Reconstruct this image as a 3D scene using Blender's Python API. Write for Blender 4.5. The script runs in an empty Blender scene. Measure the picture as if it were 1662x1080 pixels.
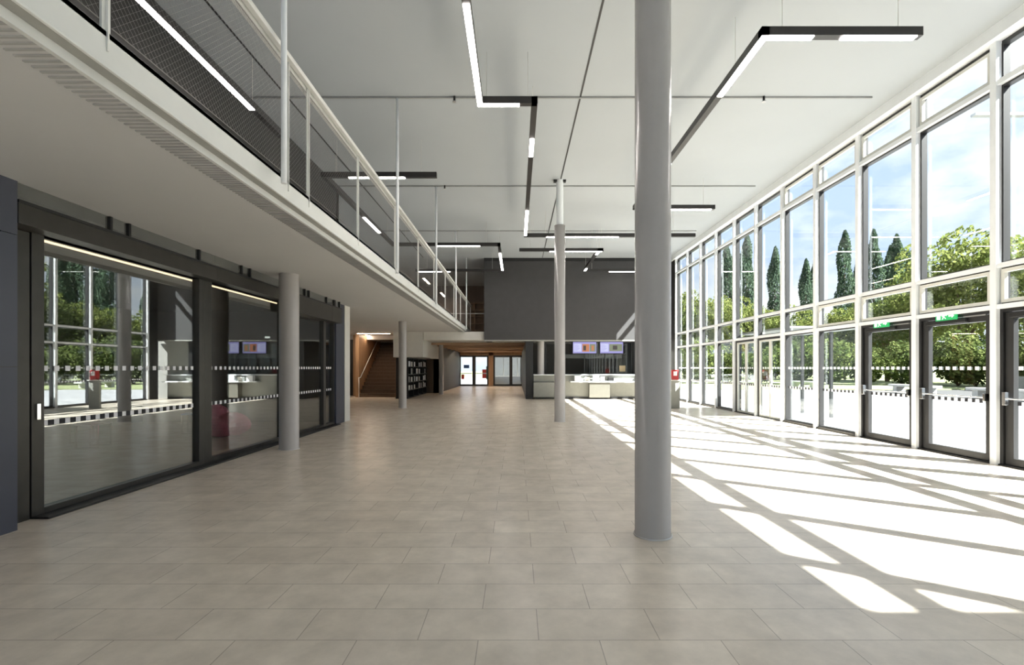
import bpy, math, random
from mathutils import Vector
R = math.radians
random.seed(7)
S = bpy.context.scene
COL = S.collection
# ---------------------------------------------------------------- camera, sky, sun, exposure
FPX, VX, VY, H = 785.0, 838.0, 597.0, 1.5
cam_d = bpy.data.cameras.new('camera'); cam = bpy.data.objects.new('camera', cam_d); COL.objects.link(cam)
cam.location = (0, 0, H); cam.rotation_euler = (R(90), 0, 0)
cam_d.sensor_fit = 'HORIZONTAL'; cam_d.sensor_width = 36.0; cam_d.lens = FPX * 36.0 / 1662
cam_d.shift_x = (831 - VX) / 1662; cam_d.shift_y = (VY - 540) / 1662
cam_d.clip_start = .05; cam_d.clip_end = 2000
S.camera = cam
S.view_settings.view_transform = 'Standard'; S.view_settings.look = 'None'
S.view_settings.gamma = 1; S.view_settings.use_curve_mapping = False
S.view_settings.exposure = 1.4
try:
    S.cycles.max_bounces = 10; S.cycles.diffuse_bounces = 5; S.cycles.glossy_bounces = 5
    S.cycles.transparent_max_bounces = 40; S.cycles.sample_clamp_indirect = 6.0
    S.cycles.use_denoising = True; S.cycles.caustics_reflective = False; S.cycles.caustics_refractive = False
except Exception: pass

W = bpy.data.worlds.new('sky'); S.world = W; W.use_nodes = True
nt = W.node_tree; N = nt.nodes; Lk = nt.links; N.clear()
tc = N.new('ShaderNodeTexCoord'); sep = N.new('ShaderNodeSeparateXYZ'); Lk.new(tc.outputs['Generated'], sep.inputs[0])
gr = N.new('ShaderNodeValToRGB'); Lk.new(sep.outputs['Z'], gr.inputs[0])
e = gr.color_ramp.elements; e[0].position = 0.0; e[0].color = (.68, .80, .97, 1); e[1].position = .75; e[1].color = (.36, .50, .78, 1)
m_ = gr.color_ramp.elements.new(.25); m_.color = (.50, .64, .92, 1)
mp = N.new('ShaderNodeMapping'); mp.inputs['Scale'].default_value = (1, 1, 1.9); mp.inputs['Location'].default_value = (.35, .2, .1)
Lk.new(tc.outputs['Generated'], mp.inputs[0])
nz = N.new('ShaderNodeTexNoise'); nz.inputs['Scale'].default_value = 3.2; nz.inputs['Detail'].default_value = 7; nz.inputs['Roughness'].default_value = .55
Lk.new(mp.outputs[0], nz.inputs['Vector'])
cr = N.new('ShaderNodeValToRGB'); Lk.new(nz.outputs[0], cr.inputs[0])
cr.color_ramp.elements[0].position = .46; cr.color_ramp.elements[0].color = (0, 0, 0, 1); cr.color_ramp.elements[1].position = .60
mx = N.new('ShaderNodeMixRGB'); Lk.new(cr.outputs[0], mx.inputs[0]); Lk.new(gr.outputs[0], mx.inputs[1]); mx.inputs[2].default_value = (.98, .99, 1.0, 1)
bg = N.new('ShaderNodeBackground'); bg.inputs['Strength'].default_value = .55; Lk.new(mx.outputs[0], bg.inputs[0])
wo = N.new('ShaderNodeOutputWorld'); Lk.new(bg.outputs[0], wo.inputs[0])

SUN_DIR = Vector((-1.0, .71, -1.2))
sd = bpy.data.lights.new('sun', 'SUN'); sun = bpy.data.objects.new('sun', sd); COL.objects.link(sun)
sd.energy = 16.0; sd.angle = R(.53); sd.color = (1, .985, .955)
sun.rotation_euler = SUN_DIR.to_track_quat('-Z', 'Y').to_euler(); sun.location = (30, -20, 40)

# ---------------------------------------------------------------- materials
MATS = {}
def mat(name, col, rough=.6, metal=0.0, var=.06, scale=6.0, spec=.5, bump=0.0):
    if name in MATS: return MATS[name]
    m = bpy.data.materials.new(name); m.use_nodes = True; MATS[name] = m
    t = m.node_tree; b = t.nodes['Principled BSDF']
    b.inputs['Roughness'].default_value = rough; b.inputs['Metallic'].default_value = metal
    b.inputs['Specular IOR Level'].default_value = spec
    c = t.nodes.new('ShaderNodeTexCoord'); n = t.nodes.new('ShaderNodeTexNoise'); n.inputs['Scale'].default_value = scale; n.inputs['Detail'].default_value = 4
    t.links.new(c.outputs['Object'], n.inputs['Vector'])
    r = t.nodes.new('ShaderNodeValToRGB'); t.links.new(n.outputs[0], r.inputs[0])
    r.color_ramp.elements[0].position = .3; r.color_ramp.elements[1].position = .7
    r.color_ramp.elements[0].color = tuple(x * (1 - var) for x in col) + (1,)
    r.color_ramp.elements[1].color = tuple(min(1, x * (1 + var)) for x in col) + (1,)
    t.links.new(r.outputs[0], b.inputs['Base Color'])
    if bump:
        bp = t.nodes.new('ShaderNodeBump'); bp.inputs['Strength'].default_value = bump; bp.inputs['Distance'].default_value = .01
        t.links.new(n.outputs[0], bp.inputs['Height']); t.links.new(bp.outputs[0], b.inputs['Normal'])
    return m
def emit(name, col, st, base=(.8, .8, .8)):
    if name in MATS: return MATS[name]
    m = bpy.data.materials.new(name); m.use_nodes = True; MATS[name] = m
    b = m.node_tree.nodes['Principled BSDF']; b.inputs['Base Color'].default_value = base + (1,)
    b.inputs['Emission Color'].default_value = col + (1,); b.inputs['Emission Strength'].default_value = st
    return m
def glass(name, tint, f0, rough=0.0, power=5.0):
    if name in MATS: return MATS[name]
    m = bpy.data.materials.new(name); m.use_nodes = True; MATS[name] = m
    t = m.node_tree; t.nodes.clear()
    o = t.nodes.new('ShaderNodeOutputMaterial'); mix = t.nodes.new('ShaderNodeMixShader')
    tr = t.nodes.new('ShaderNodeBsdfTransparent'); tr.inputs[0].default_value = tint + (1,)
    gl = t.nodes.new('ShaderNodeBsdfGlossy'); gl.inputs['Roughness'].default_value = rough; gl.inputs[0].default_value = (.95, .97, .98, 1)
    lw = t.nodes.new('ShaderNodeLayerWeight'); lw.inputs[0].default_value = .5
    p = t.nodes.new('ShaderNodeMath'); p.operation = 'POWER'; p.inputs[1].default_value = power; t.links.new(lw.outputs['Facing'], p.inputs[0])
    a = t.nodes.new('ShaderNodeMath'); a.operation = 'MULTIPLY_ADD'; a.inputs[1].default_value = 1 - f0; a.inputs[2].default_value = f0
    t.links.new(p.outputs[0], a.inputs[0]); t.links.new(a.outputs[0], mix.inputs[0])
    t.links.new(tr.outputs[0], mix.inputs[1]); t.links.new(gl.outputs[0], mix.inputs[2]); t.links.new(mix.outputs[0], o.inputs[0])
    return m
def floor_mat(name, c1, c2, cm, bw, rh, rough, off=(0, 0), bump=.15, spec=.5):
    m = bpy.data.materials.new(name); m.use_nodes = True; MATS[name] = m
    t = m.node_tree; b = t.nodes['Principled BSDF']
    c = t.nodes.new('ShaderNodeTexCoord'); mp = t.nodes.new('ShaderNodeMapping'); mp.inputs['Location'].default_value = (off[0], off[1], 0)
    t.links.new(c.outputs['Object'], mp.inputs[0])
    br = t.nodes.new('ShaderNodeTexBrick'); br.inputs['Scale'].default_value = 1.0
    br.inputs['Brick Width'].default_value = bw; br.inputs['Row Height'].default_value = rh
    br.inputs['Mortar Size'].default_value = .0028; br.inputs['Mortar Smooth'].default_value = .1
    br.inputs['Color1'].default_value = c1 + (1,); br.inputs['Color2'].default_value = c2 + (1,); br.inputs['Mortar'].default_value = cm + (1,)
    t.links.new(mp.outputs[0], br.inputs['Vector'])
    n = t.nodes.new('ShaderNodeTexNoise'); n.inputs['Scale'].default_value = 3.5; n.inputs['Detail'].default_value = 8; n.inputs['Roughness'].default_value = .65
    t.links.new(c.outputs['Object'], n.inputs['Vector'])
    r = t.nodes.new('ShaderNodeValToRGB'); r.color_ramp.elements[0].color = (.84, .84, .84, 1); r.color_ramp.elements[1].color = (1.1, 1.1, 1.1, 1)
    r.color_ramp.elements[0].position = .3; r.color_ramp.elements[1].position = .7
    t.links.new(n.outputs[0], r.inputs[0])
    mu = t.nodes.new('ShaderNodeMixRGB'); mu.blend_type = 'MULTIPLY'; mu.inputs[0].default_value = 1
    t.links.new(br.outputs['Color'], mu.inputs[1]); t.links.new(r.outputs[0], mu.inputs[2]); t.links.new(mu.outputs[0], b.inputs['Base Color'])
    b.inputs['Roughness'].default_value = rough; b.inputs['Specular IOR Level'].default_value = spec
    bp = t.nodes.new('ShaderNodeBump'); bp.inputs['Strength'].default_value = bump; bp.inputs['Distance'].default_value = .003; bp.invert = True
    t.links.new(br.outputs['Fac'], bp.inputs['Height']); t.links.new(bp.outputs[0], b.inputs['Normal'])
    return m
def wood_mat(name, c1, c2, axis=2, sc=14):
    m = bpy.data.materials.new(name); m.use_nodes = True; MATS[name] = m
    t = m.node_tree; b = t.nodes['Principled BSDF']; b.inputs['Roughness'].default_value = .5
    c = t.nodes.new('ShaderNodeTexCoord'); mp = t.nodes.new('ShaderNodeMapping')
    s = [sc, sc, sc]; s[axis] = sc * .06; mp.inputs['Scale'].default_value = s
    t.links.new(c.outputs['Object'], mp.inputs[0]); n = t.nodes.new('ShaderNodeTexNoise'); n.inputs['Scale'].default_value = 1; n.inputs['Detail'].default_value = 5
    t.links.new(mp.outputs[0], n.inputs['Vector']); r = t.nodes.new('ShaderNodeValToRGB')
    r.color_ramp.elements[0].position = .35; r.color_ramp.elements[1].position = .68
    r.color_ramp.elements[0].color = c1 + (1,); r.color_ramp.elements[1].color = c2 + (1,)
    t.links.new(n.outputs[0], r.inputs[0]); t.links.new(r.outputs[0], b.inputs['Base Color'])
    return m
def leaf_mat(name, c1, c2):
    m = bpy.data.materials.new(name); m.use_nodes = True; MATS[name] = m
    t = m.node_tree; t.nodes.clear(); o = t.nodes.new('ShaderNodeOutputMaterial')
    g = t.nodes.new('ShaderNodeTexCoord'); n = t.nodes.new('ShaderNodeTexNoise'); n.inputs['Scale'].default_value = 2.5; n.inputs['Detail'].default_value = 6
    t.links.new(g.outputs['Object'], n.inputs['Vector']); r = t.nodes.new('ShaderNodeValToRGB')
    r.color_ramp.elements[0].position = .35; r.color_ramp.elements[1].position = .65
    r.color_ramp.elements[0].color = c1 + (1,); r.color_ramp.elements[1].color = c2 + (1,); t.links.new(n.outputs[0], r.inputs[0])
    d = t.nodes.new('ShaderNodeBsdfDiffuse'); tl = t.nodes.new('ShaderNodeBsdfTranslucent'); mx = t.nodes.new('ShaderNodeMixShader'); mx.inputs[0].default_value = .35
    t.links.new(r.outputs[0], d.inputs[0]); t.links.new(r.outputs[0], tl.inputs[0]); t.links.new(d.outputs[0], mx.inputs[1]); t.links.new(tl.outputs[0], mx.inputs[2]); t.links.new(mx.outputs[0], o.inputs[0])
    return m

M_floor = floor_mat('stone floor tiles', (.67, .59, .495), (.72, .64, .54), (.42, .37, .31), .667, .345, .27, (.21, .1))
M_pave = floor_mat('pale outdoor paving', (.31, .31, .32), (.36, .36, .37), (.20, .20, .20), .9, .6, .8)
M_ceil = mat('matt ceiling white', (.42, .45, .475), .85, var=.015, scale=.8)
M_soff = mat('painted soffit', (.57, .57, .565), .7, var=.015, scale=1)
M_white = mat('white painted steel', (.84, .87, .90), .4, var=.02)
M_colm = mat('grey painted column', (.43, .41, .395), .22, var=.02)
M_fas = mat('pale fascia paint', (.68, .69, .67), .45, var=.02)
M_wallp = mat('pale wall paint', (.68, .67, .63), .8, var=.02)
M_blue = mat('dark slate blue panel', (.058, .064, .090), .45, var=.05, scale=2)
M_dkwall = mat('charcoal acoustic wall', (.052, .051, .053), .75, var=.06, scale=3)
M_dkup = mat('anthracite upper wall', (.033, .031, .031), .7, var=.06)
M_dkframe = mat('anthracite aluminium', (.035, .035, .036), .38, metal=.2, var=.05)
M_brz = mat('bronze anodised aluminium', (.055, .052, .047), .35, metal=.4, var=.08)
M_black = mat('black powder coat', (.012, .012, .013), .45, var=.1)
M_lampb = mat('lamp housing black', (.022, .020, .020), .4, var=.05)
M_galv = mat('galvanised steel', (.55, .55, .53), .38, metal=.75, var=.12, scale=20)
M_rail = mat('stainless rail', (.72, .72, .69), .35, metal=.15, var=.05)
M_wire = mat('steel wire net', (.26, .25, .24), .4, metal=.5, var=.05)
M_chrome = mat('chrome steel', (.8, .8, .8), .15, metal=1, var=.02)
M_sash = mat('light grey sash', (.66, .66, .62), .45, var=.02)
M_conc = mat('grey counter panel', (.27, .275, .25), .55, var=.05)
M_conc_shade = mat('taupe panel with painted shade', (.12, .115, .095), .55, var=.05)  # taupe darkened to paint the shade on the counter's front panel
M_steel = mat('brushed steel', (.5, .5, .5), .35, metal=.8, var=.05)
M_wdash = mat('white glass marking', (.85, .85, .88), .6, var=.01)
M_bdash = mat('black glass marking', (.015, .015, .02), .6, var=.01)
M_green = emit('lit green sign', (.02, .42, .12), .45, (.01, .12, .035))
M_signw = emit('lit white sign', (.9, 1, .92), .5, (.3, .3, .3))
M_led = emit('lamp diffuser white', (1, .93, .88), 12.0)
M_ledw = emit('warm led strip', (1, .72, .44), 1.1)
M_ledl = emit('lobby warm strip', (1, .80, .60), 17.0)
M_red = mat('red enamel', (.42, .03, .03), .35, var=.04)
M_pink = mat('pink fabric', (.85, .22, .36), .85, var=.1, scale=8, bump=.2)
M_wood = wood_mat('oak veneer', (.30, .175, .095), (.42, .26, .15))
M_woodx = wood_mat('oak beam', (.36, .22, .13), (.48, .32, .2), axis=0)
M_step = mat('dark oak step', (.10, .065, .042), .5, var=.15, scale=10)
M_roomfl = mat('grey room floor', (.62, .60, .57), .25, var=.08, scale=1.5)
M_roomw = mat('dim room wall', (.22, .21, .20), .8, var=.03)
M_grass = mat('lawn grass', (.23, .26, .12), .9, var=.3, scale=8)
M_kerb = mat('pale kerb concrete', (.55, .55, .52), .8, var=.06)
M_road = mat('grey asphalt', (.055, .055, .056), .85, var=.08)
M_bark = mat('tree bark', (.12, .09, .06), .9, var=.3, scale=12)
M_leafA = leaf_mat('bright green leaves', (.09, .13, .03), (.27, .29, .10))
M_leafB = leaf_mat('mid green leaves', (.055, .085, .03), (.17, .20, .07))
M_leafC = leaf_mat('dark conifer needles', (.05, .085, .06), (.12, .17, .11))
M_lav = emit('screen lavender', (.36, .34, .72), .38, (.01, .01, .012))
M_lav2 = emit('screen pale', (.62, .64, .92), .38, (.01, .01, .012))
M_or = emit('screen orange', (.55, .20, .08), .38, (.01, .01, .012))
M_grn = emit('screen green', (.22, .25, .16), .38, (.01, .01, .012))
M_dks = emit('screen dark', (.05, .04, .04), .38, (.01, .01, .012))
G_fac = glass('clear facade glazing', (.95, .97, .96), .05)
G_left = glass('dark reflective glazing', (.88, .90, .89), .20)
G_back = glass('servery glazing', (.75, .77, .77), .08)

# ---------------------------------------------------------------- mesh builder
ORG = {}
class MB:
    def __init__(s): s.v = []; s.f = []; s.mi = []; s.sm = []
    def quad(s, pts, mi=0, sm=False):
        b = len(s.v); s.v += [tuple(p) for p in pts]; s.f.append(tuple(range(b, b + len(pts)))); s.mi.append(mi); s.sm.append(sm)
    def box(s, x0, x1, y0, y1, z0, z1, mi=0):
        b = len(s.v)
        s.v += [(x0, y0, z0), (x1, y0, z0), (x1, y1, z0), (x0, y1, z0), (x0, y0, z1), (x1, y0, z1), (x1, y1, z1), (x0, y1, z1)]
        for f in ((0, 3, 2, 1), (4, 5, 6, 7), (0, 1, 5, 4), (1, 2, 6, 5), (2, 3, 7, 6), (3, 0, 4, 7)):
            s.f.append(tuple(b + i for i in f)); s.mi.append(mi); s.sm.append(False)
        return s
    def tube(s, p, q, r, n=8, r2=None, mi=0, caps=True):
        p = Vector(p); q = Vector(q); r2 = r if r2 is None else r2
        d = (q - p).normalized(); a = d.orthogonal().normalized(); c = d.cross(a); b = len(s.v)
        for i in range(n):
            t = 2 * math.pi * i / n; u = a * math.cos(t) + c * math.sin(t)
            s.v.append(tuple(p + u * r)); s.v.append(tuple(q + u * r2))
        for i in range(n):
            j = (i + 1) % n; s.f.append((b + 2 * i, b + 2 * j, b + 2 * j + 1, b + 2 * i + 1)); s.mi.append(mi); s.sm.append(n > 6)
        if caps:
            s.f.append(tuple(b + 2 * i for i in reversed(range(n)))); s.f.append(tuple(b + 2 * i + 1 for i in range(n))); s.mi += [mi, mi]; s.sm += [False, False]
        return s
    def lathe(s, x, y, prof, n=32, mi=0):
        b = len(s.v); k = len(prof)
        for i in range(n):
            t = 2 * math.pi * i / n
            for (r, z) in prof: s.v.append((x + r * math.cos(t), y + r * math.sin(t), z))
        for i in range(n):
            j = (i + 1) % n
            for q in range(k - 1):
                s.f.append((b + i * k + q, b + j * k + q, b + j * k + q + 1, b + i * k + q + 1)); s.mi.append(mi); s.sm.append(True)
        return s
    def rectframe_yz(s, x0, x1, y0, y1, z0, z1, w, mi=0, bottom=True):
        s.box(x0, x1, y0, y0 + w, z0, z1, mi); s.box(x0, x1, y1 - w, y1, z0, z1, mi)
        s.box(x0, x1, y0 + w, y1 - w, z1 - w, z1, mi)
        if bottom: s.box(x0, x1, y0 + w, y1 - w, z0, z0 + w, mi)
        return s
    def rectframe_xz(s, y0, y1, x0, x1, z0, z1, w, mi=0):
        s.box(x0, x0 + w, y0, y1, z0, z1, mi); s.box(x1 - w, x1, y0, y1, z0, z1, mi)
        s.box(x0 + w, x1 - w, y0, y1, z1 - w, z1, mi); s.box(x0 + w, x1 - w, y0, y1, z0, z0 + w, mi)
        return s
    def build(s, name, mats, parent=None, origin=None, bevel=0, **tags):
        if not isinstance(mats, (list, tuple)): mats = [mats]
        po = ORG[parent.name] if parent is not None else Vector((0, 0, 0))
        og = Vector(origin) if origin is not None else po
        me = bpy.data.meshes.new(name); me.from_pydata([tuple(Vector(v) - og) for v in s.v], [], s.f)
        for m in mats: me.materials.append(m)
        me.polygons.foreach_set('material_index', s.mi); me.polygons.foreach_set('use_smooth', s.sm); me.update()
        o = bpy.data.objects.new(name, me); COL.objects.link(o); ORG[o.name] = og
        if parent is not None: o.parent = parent
        o.location = og - po
        if bevel:
            b = o.modifiers.new('bevel', 'BEVEL'); b.width = bevel; b.segments = 2; b.limit_method = 'ANGLE'
        tag(o, **tags)
        return o
def tag(o, label=None, cat=None, group=None, kind=None):
    if label: o['label'] = label
    if cat: o['category'] = cat
    if group: o['group'] = group
    if kind: o['kind'] = kind
    return o
def root(name, loc, label, cat, group=None, kind=None):
    o = bpy.data.objects.new(name, None); COL.objects.link(o); o.location = loc; o.empty_display_size = .1
    ORG[o.name] = Vector(loc); return tag(o, label, cat, group, kind)
def B(*a): return MB().box(*a)
def struct(name, mb, m, label, cat, **k): return mb.build(name, m, None, label=label, cat=cat, kind='structure', **k)

# ---------------------------------------------------------------- room shell
CZ = 6.72          # hall ceiling
SX = -4.60         # left glass wall
FX = 7.37          # facade inner face
BY = 23.0          # charcoal wall
struct('floor', B(-10.5, 7.62, -4, 41, -.12, 0), M_floor, 'large hall floor of beige stone tiles in staggered rows', 'floor')
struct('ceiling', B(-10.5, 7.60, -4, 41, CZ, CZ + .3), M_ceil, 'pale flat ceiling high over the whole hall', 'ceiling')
struct('wall_entry', B(2.6, 7.6, -4.2, -4, 0, CZ), mat('grey entry wall', (.2, .19, .18), .8), 'grey solid end wall behind the camera on the window side', 'wall')
struct('wall_back', B(-10.5, -4.6, -4.2, -4, 0, CZ), M_wallp, 'pale end wall of the side room behind the camera', 'wall')
for q in range(3):      # unseen glazing added behind the camera so daylight fills the hall
    xa, xb = -4.6 + q * 2.4, -4.6 + (q + 1) * 2.4
    o = root('window_%d' % (40 + q), ((xa + xb) / 2, -4.1, 0), 'tall unseen glazed bay added behind the camera for daylight fill, %s from the left' % ['first', 'second', 'third', 'fourth', 'fifth'][q], 'window', None, 'structure')
    f = MB().rectframe_xz(-4.15, -4.03, xa, xb, 0, CZ, .07); f.box(xa + .07, xb - .07, -4.15, -4.03, 3.2, 3.5); f.build('frame', M_white, o)
    MB().box(xa + .06, xb - .06, -4.095, -4.085, .06, CZ - .06).build('pane', G_fac, o)
WX = -4.60; mb = MB(); mb.box(WX - .25, WX, -4, .2, 0, 3.22)
for (a, b_) in ((.2, 2.35), (2.354, 4.46)):
    for (z0, z1) in ((0, 1.504), (1.51, 2.72), (2.726, 3.22)): mb.box(WX - .25, WX, a, b_, z0, z1)
struct('wall_left', mb, M_blue, 'dark slate blue panelled wall at the left edge', 'wall')
# gallery slab
mb = MB(); mb.box(-10.5, -2.505, -4, 25.8, 3.22, 3.42)
struct('floor_gallery', mb, M_soff, 'overhanging gallery slab with smooth pale grey soffit', 'gallery')
mb = MB(); mb.box(-10.5, -1.53, 25.8, 41, 3.0, 3.42)
struct('floor_upper', mb, M_soff, 'upper floor landing behind the end of the gallery', 'floor')
mb = MB(); mb.box(-2.53, -2.50, -4, 25.8, 3.205, 3.263)
struct('trim_1', mb, M_fas, 'thin bright lower lip along the gallery edge', 'trim')
mb = MB(); mb.box(-2.47, -2.42, -4, 25.85, 3.264, 3.49); mb.box(-2.50, -2.42, -4, 25.85, 3.45, 3.49); mb.box(-2.47, -2.405, -4, 25.85, 3.264, 3.28)
struct('trim_2', mb, M_fas, 'broad white steel fascia channel along the gallery edge', 'trim', bevel=.004)
mb = MB(); mb.box(-2.53, -2.425, -4, 25.8, 3.2635, 3.27)
struct('trim_3', mb, mat('painted groove shade', (.32, .32, .30), .8), 'grey strip painted as the shade between lip and fascia of the gallery', 'trim')  # strip closes the groove; its grey stands in for the shade there
# slatted edge band under the slab
mb = MB(); y = .2
while y < 25.6:
    mb.box(-2.76, -2.54, y, y + .016, 3.212, 3.22); y += .05
struct('trim_4', mb, mat('grille slat grey', (.37, .37, .36), .7), 'narrow slatted grille band under the gallery edge', 'grille')
# ceiling joints and facade head
k = 5
for (yy) in (4.75, 9.30, 13.85, 18.4):
    mb = B(-5.1, 6.85, yy, yy + .035, CZ - .03, CZ + .01)
    struct('trim_%d' % k, mb, mat('ceiling joint grey', (.30, .31, .31), .6), 'crosswise dark joint in the ceiling, %s from the camera' % {4.75: 'nearest', 9.30: 'second', 13.85: 'third', 18.4: 'fourth'}[yy], 'joint'); k += 1
for xx, nm in ((1.235, 'above the row of hall columns'), (-4.41, 'along the gallery ceiling')):
    mb = B(xx - .014, xx + .014, -3.9, 22.9, CZ - .012, CZ + .01)
    struct('trim_%d' % k, mb, M_black, 'thin lengthwise black joint line in the ceiling ' + nm, 'joint'); k += 1
struct('trim_%d' % k, B(FX - .10, FX + .14, -1.6, BY, 6.52, CZ), M_white, 'white head beam along the top of the window wall', 'trim'); k += 1
# upper gallery back wall and rooms
struct('wall_gallery', B(-5.34, -5.14, -4, 14.0, 3.42, CZ), M_dkup, 'dark charcoal back wall of the upper gallery', 'wall')
struct('wall_landing', B(-8.6, -8.4, 14.0, 40.9, 3.42, CZ), M_wallp, 'pale far side wall of the upper landing', 'wall')
struct('wall_landing_side', B(-8.4, -5.14, 13.8, 14.0, 3.42, CZ), M_wallp, 'pale return wall behind the end of the dark gallery wall', 'wall')
mb = MB()
mb.box(-8.4, -1.55, 31.0, 31.2, 3.42, CZ); struct('wall_landing_end', mb, mat('brown upper wall', (.16, .12, .10), .7), 'brown end wall of the upper landing', 'wall')
# charcoal box wall at the hall end
struct('wall_end', B(-1.53, 7.36, BY, BY + .3, 2.82, CZ), M_dkwall, 'large charcoal wall over the servery at the hall end', 'wall')
struct('wall_end_side', B(-1.53, -1.23, BY + .3, 31.0, 2.82, CZ), M_dkwall, 'charcoal side of the block at the hall end', 'wall')
struct('ceiling_lobby', B(-4.4, 7.35, BY + .3, 39.5, 2.82, 2.99), M_wallp, 'low pale ceiling over the far entrance lobby', 'ceiling')
struct('trim_%d' % k, B(-1.53, 7.6, BY - .02, BY + .25, 2.76, 2.82), M_conc, 'thin grey edge under the charcoal wall', 'trim'); k += 1
struct('trim_%d' % k, B(-1.53, 7.4, BY - .012, BY, 6.56, 6.70), M_black, 'black strip painted as the shadow line at the top of the charcoal wall', 'trim'); k += 1  # black strip paints the line of shade below the ceiling

struct('wall_lobby_head', B(-4.45, -1.53, 23.2, 23.3, 2.82, 3.22), M_wallp, 'pale upstand closing the lobby ceiling under the gallery end', 'wall')
# ---------------------------------------------------------------- columns
def column(x, y, r, z1, label, pole=None):
    o = root('round_column', (x, y, 0), label, 'column', 'round columns', 'thing')
    m = MB(); prof = [(r + .004, 0), (r + .004, .02), (r, .022), (r, z1)]
    if pole: prof = [(r + .004, 0), (r + .004, .02), (r, .022), (r, pole), (.1, pole + .01)]
    m.lathe(x, y, prof, 48); m.build('shaft', M_colm, o)
    MB().lathe(x, y, [(r + .012, 0), (r + .012, .006), (r, .012)], 48).build('base_ring', M_steel, o)
    if pole:
        MB().lathe(x, y, [(.098, pole - .02), (.098, z1)], 32).build('upper_pipe', M_white, o)
        MB().box(x - .17, x + .17, y - .05, y + .05, z1 - .06, z1).build('head_plate', M_black, o)
    return o
column(1.226, 4.345, .158, CZ, 'large round grey column nearest the camera, right of centre')
column(1.209, 13.46, .15, CZ, 'round column in mid hall with a thinner pipe on top', pole=5.45)
column(1.19, 23.55, .165, 2.82, 'short round column behind the servery counter end')
column(-4.19, 8.92, .172, 3.22, 'round column in front of the glass wall under the gallery')
column(-4.235, 18.02, .145, 3.22, 'round column beside the staircase under the gallery')
column(-4.22, 27.1, .13, 2.82, 'farthest slim column beside the dark lobby panels')

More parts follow.
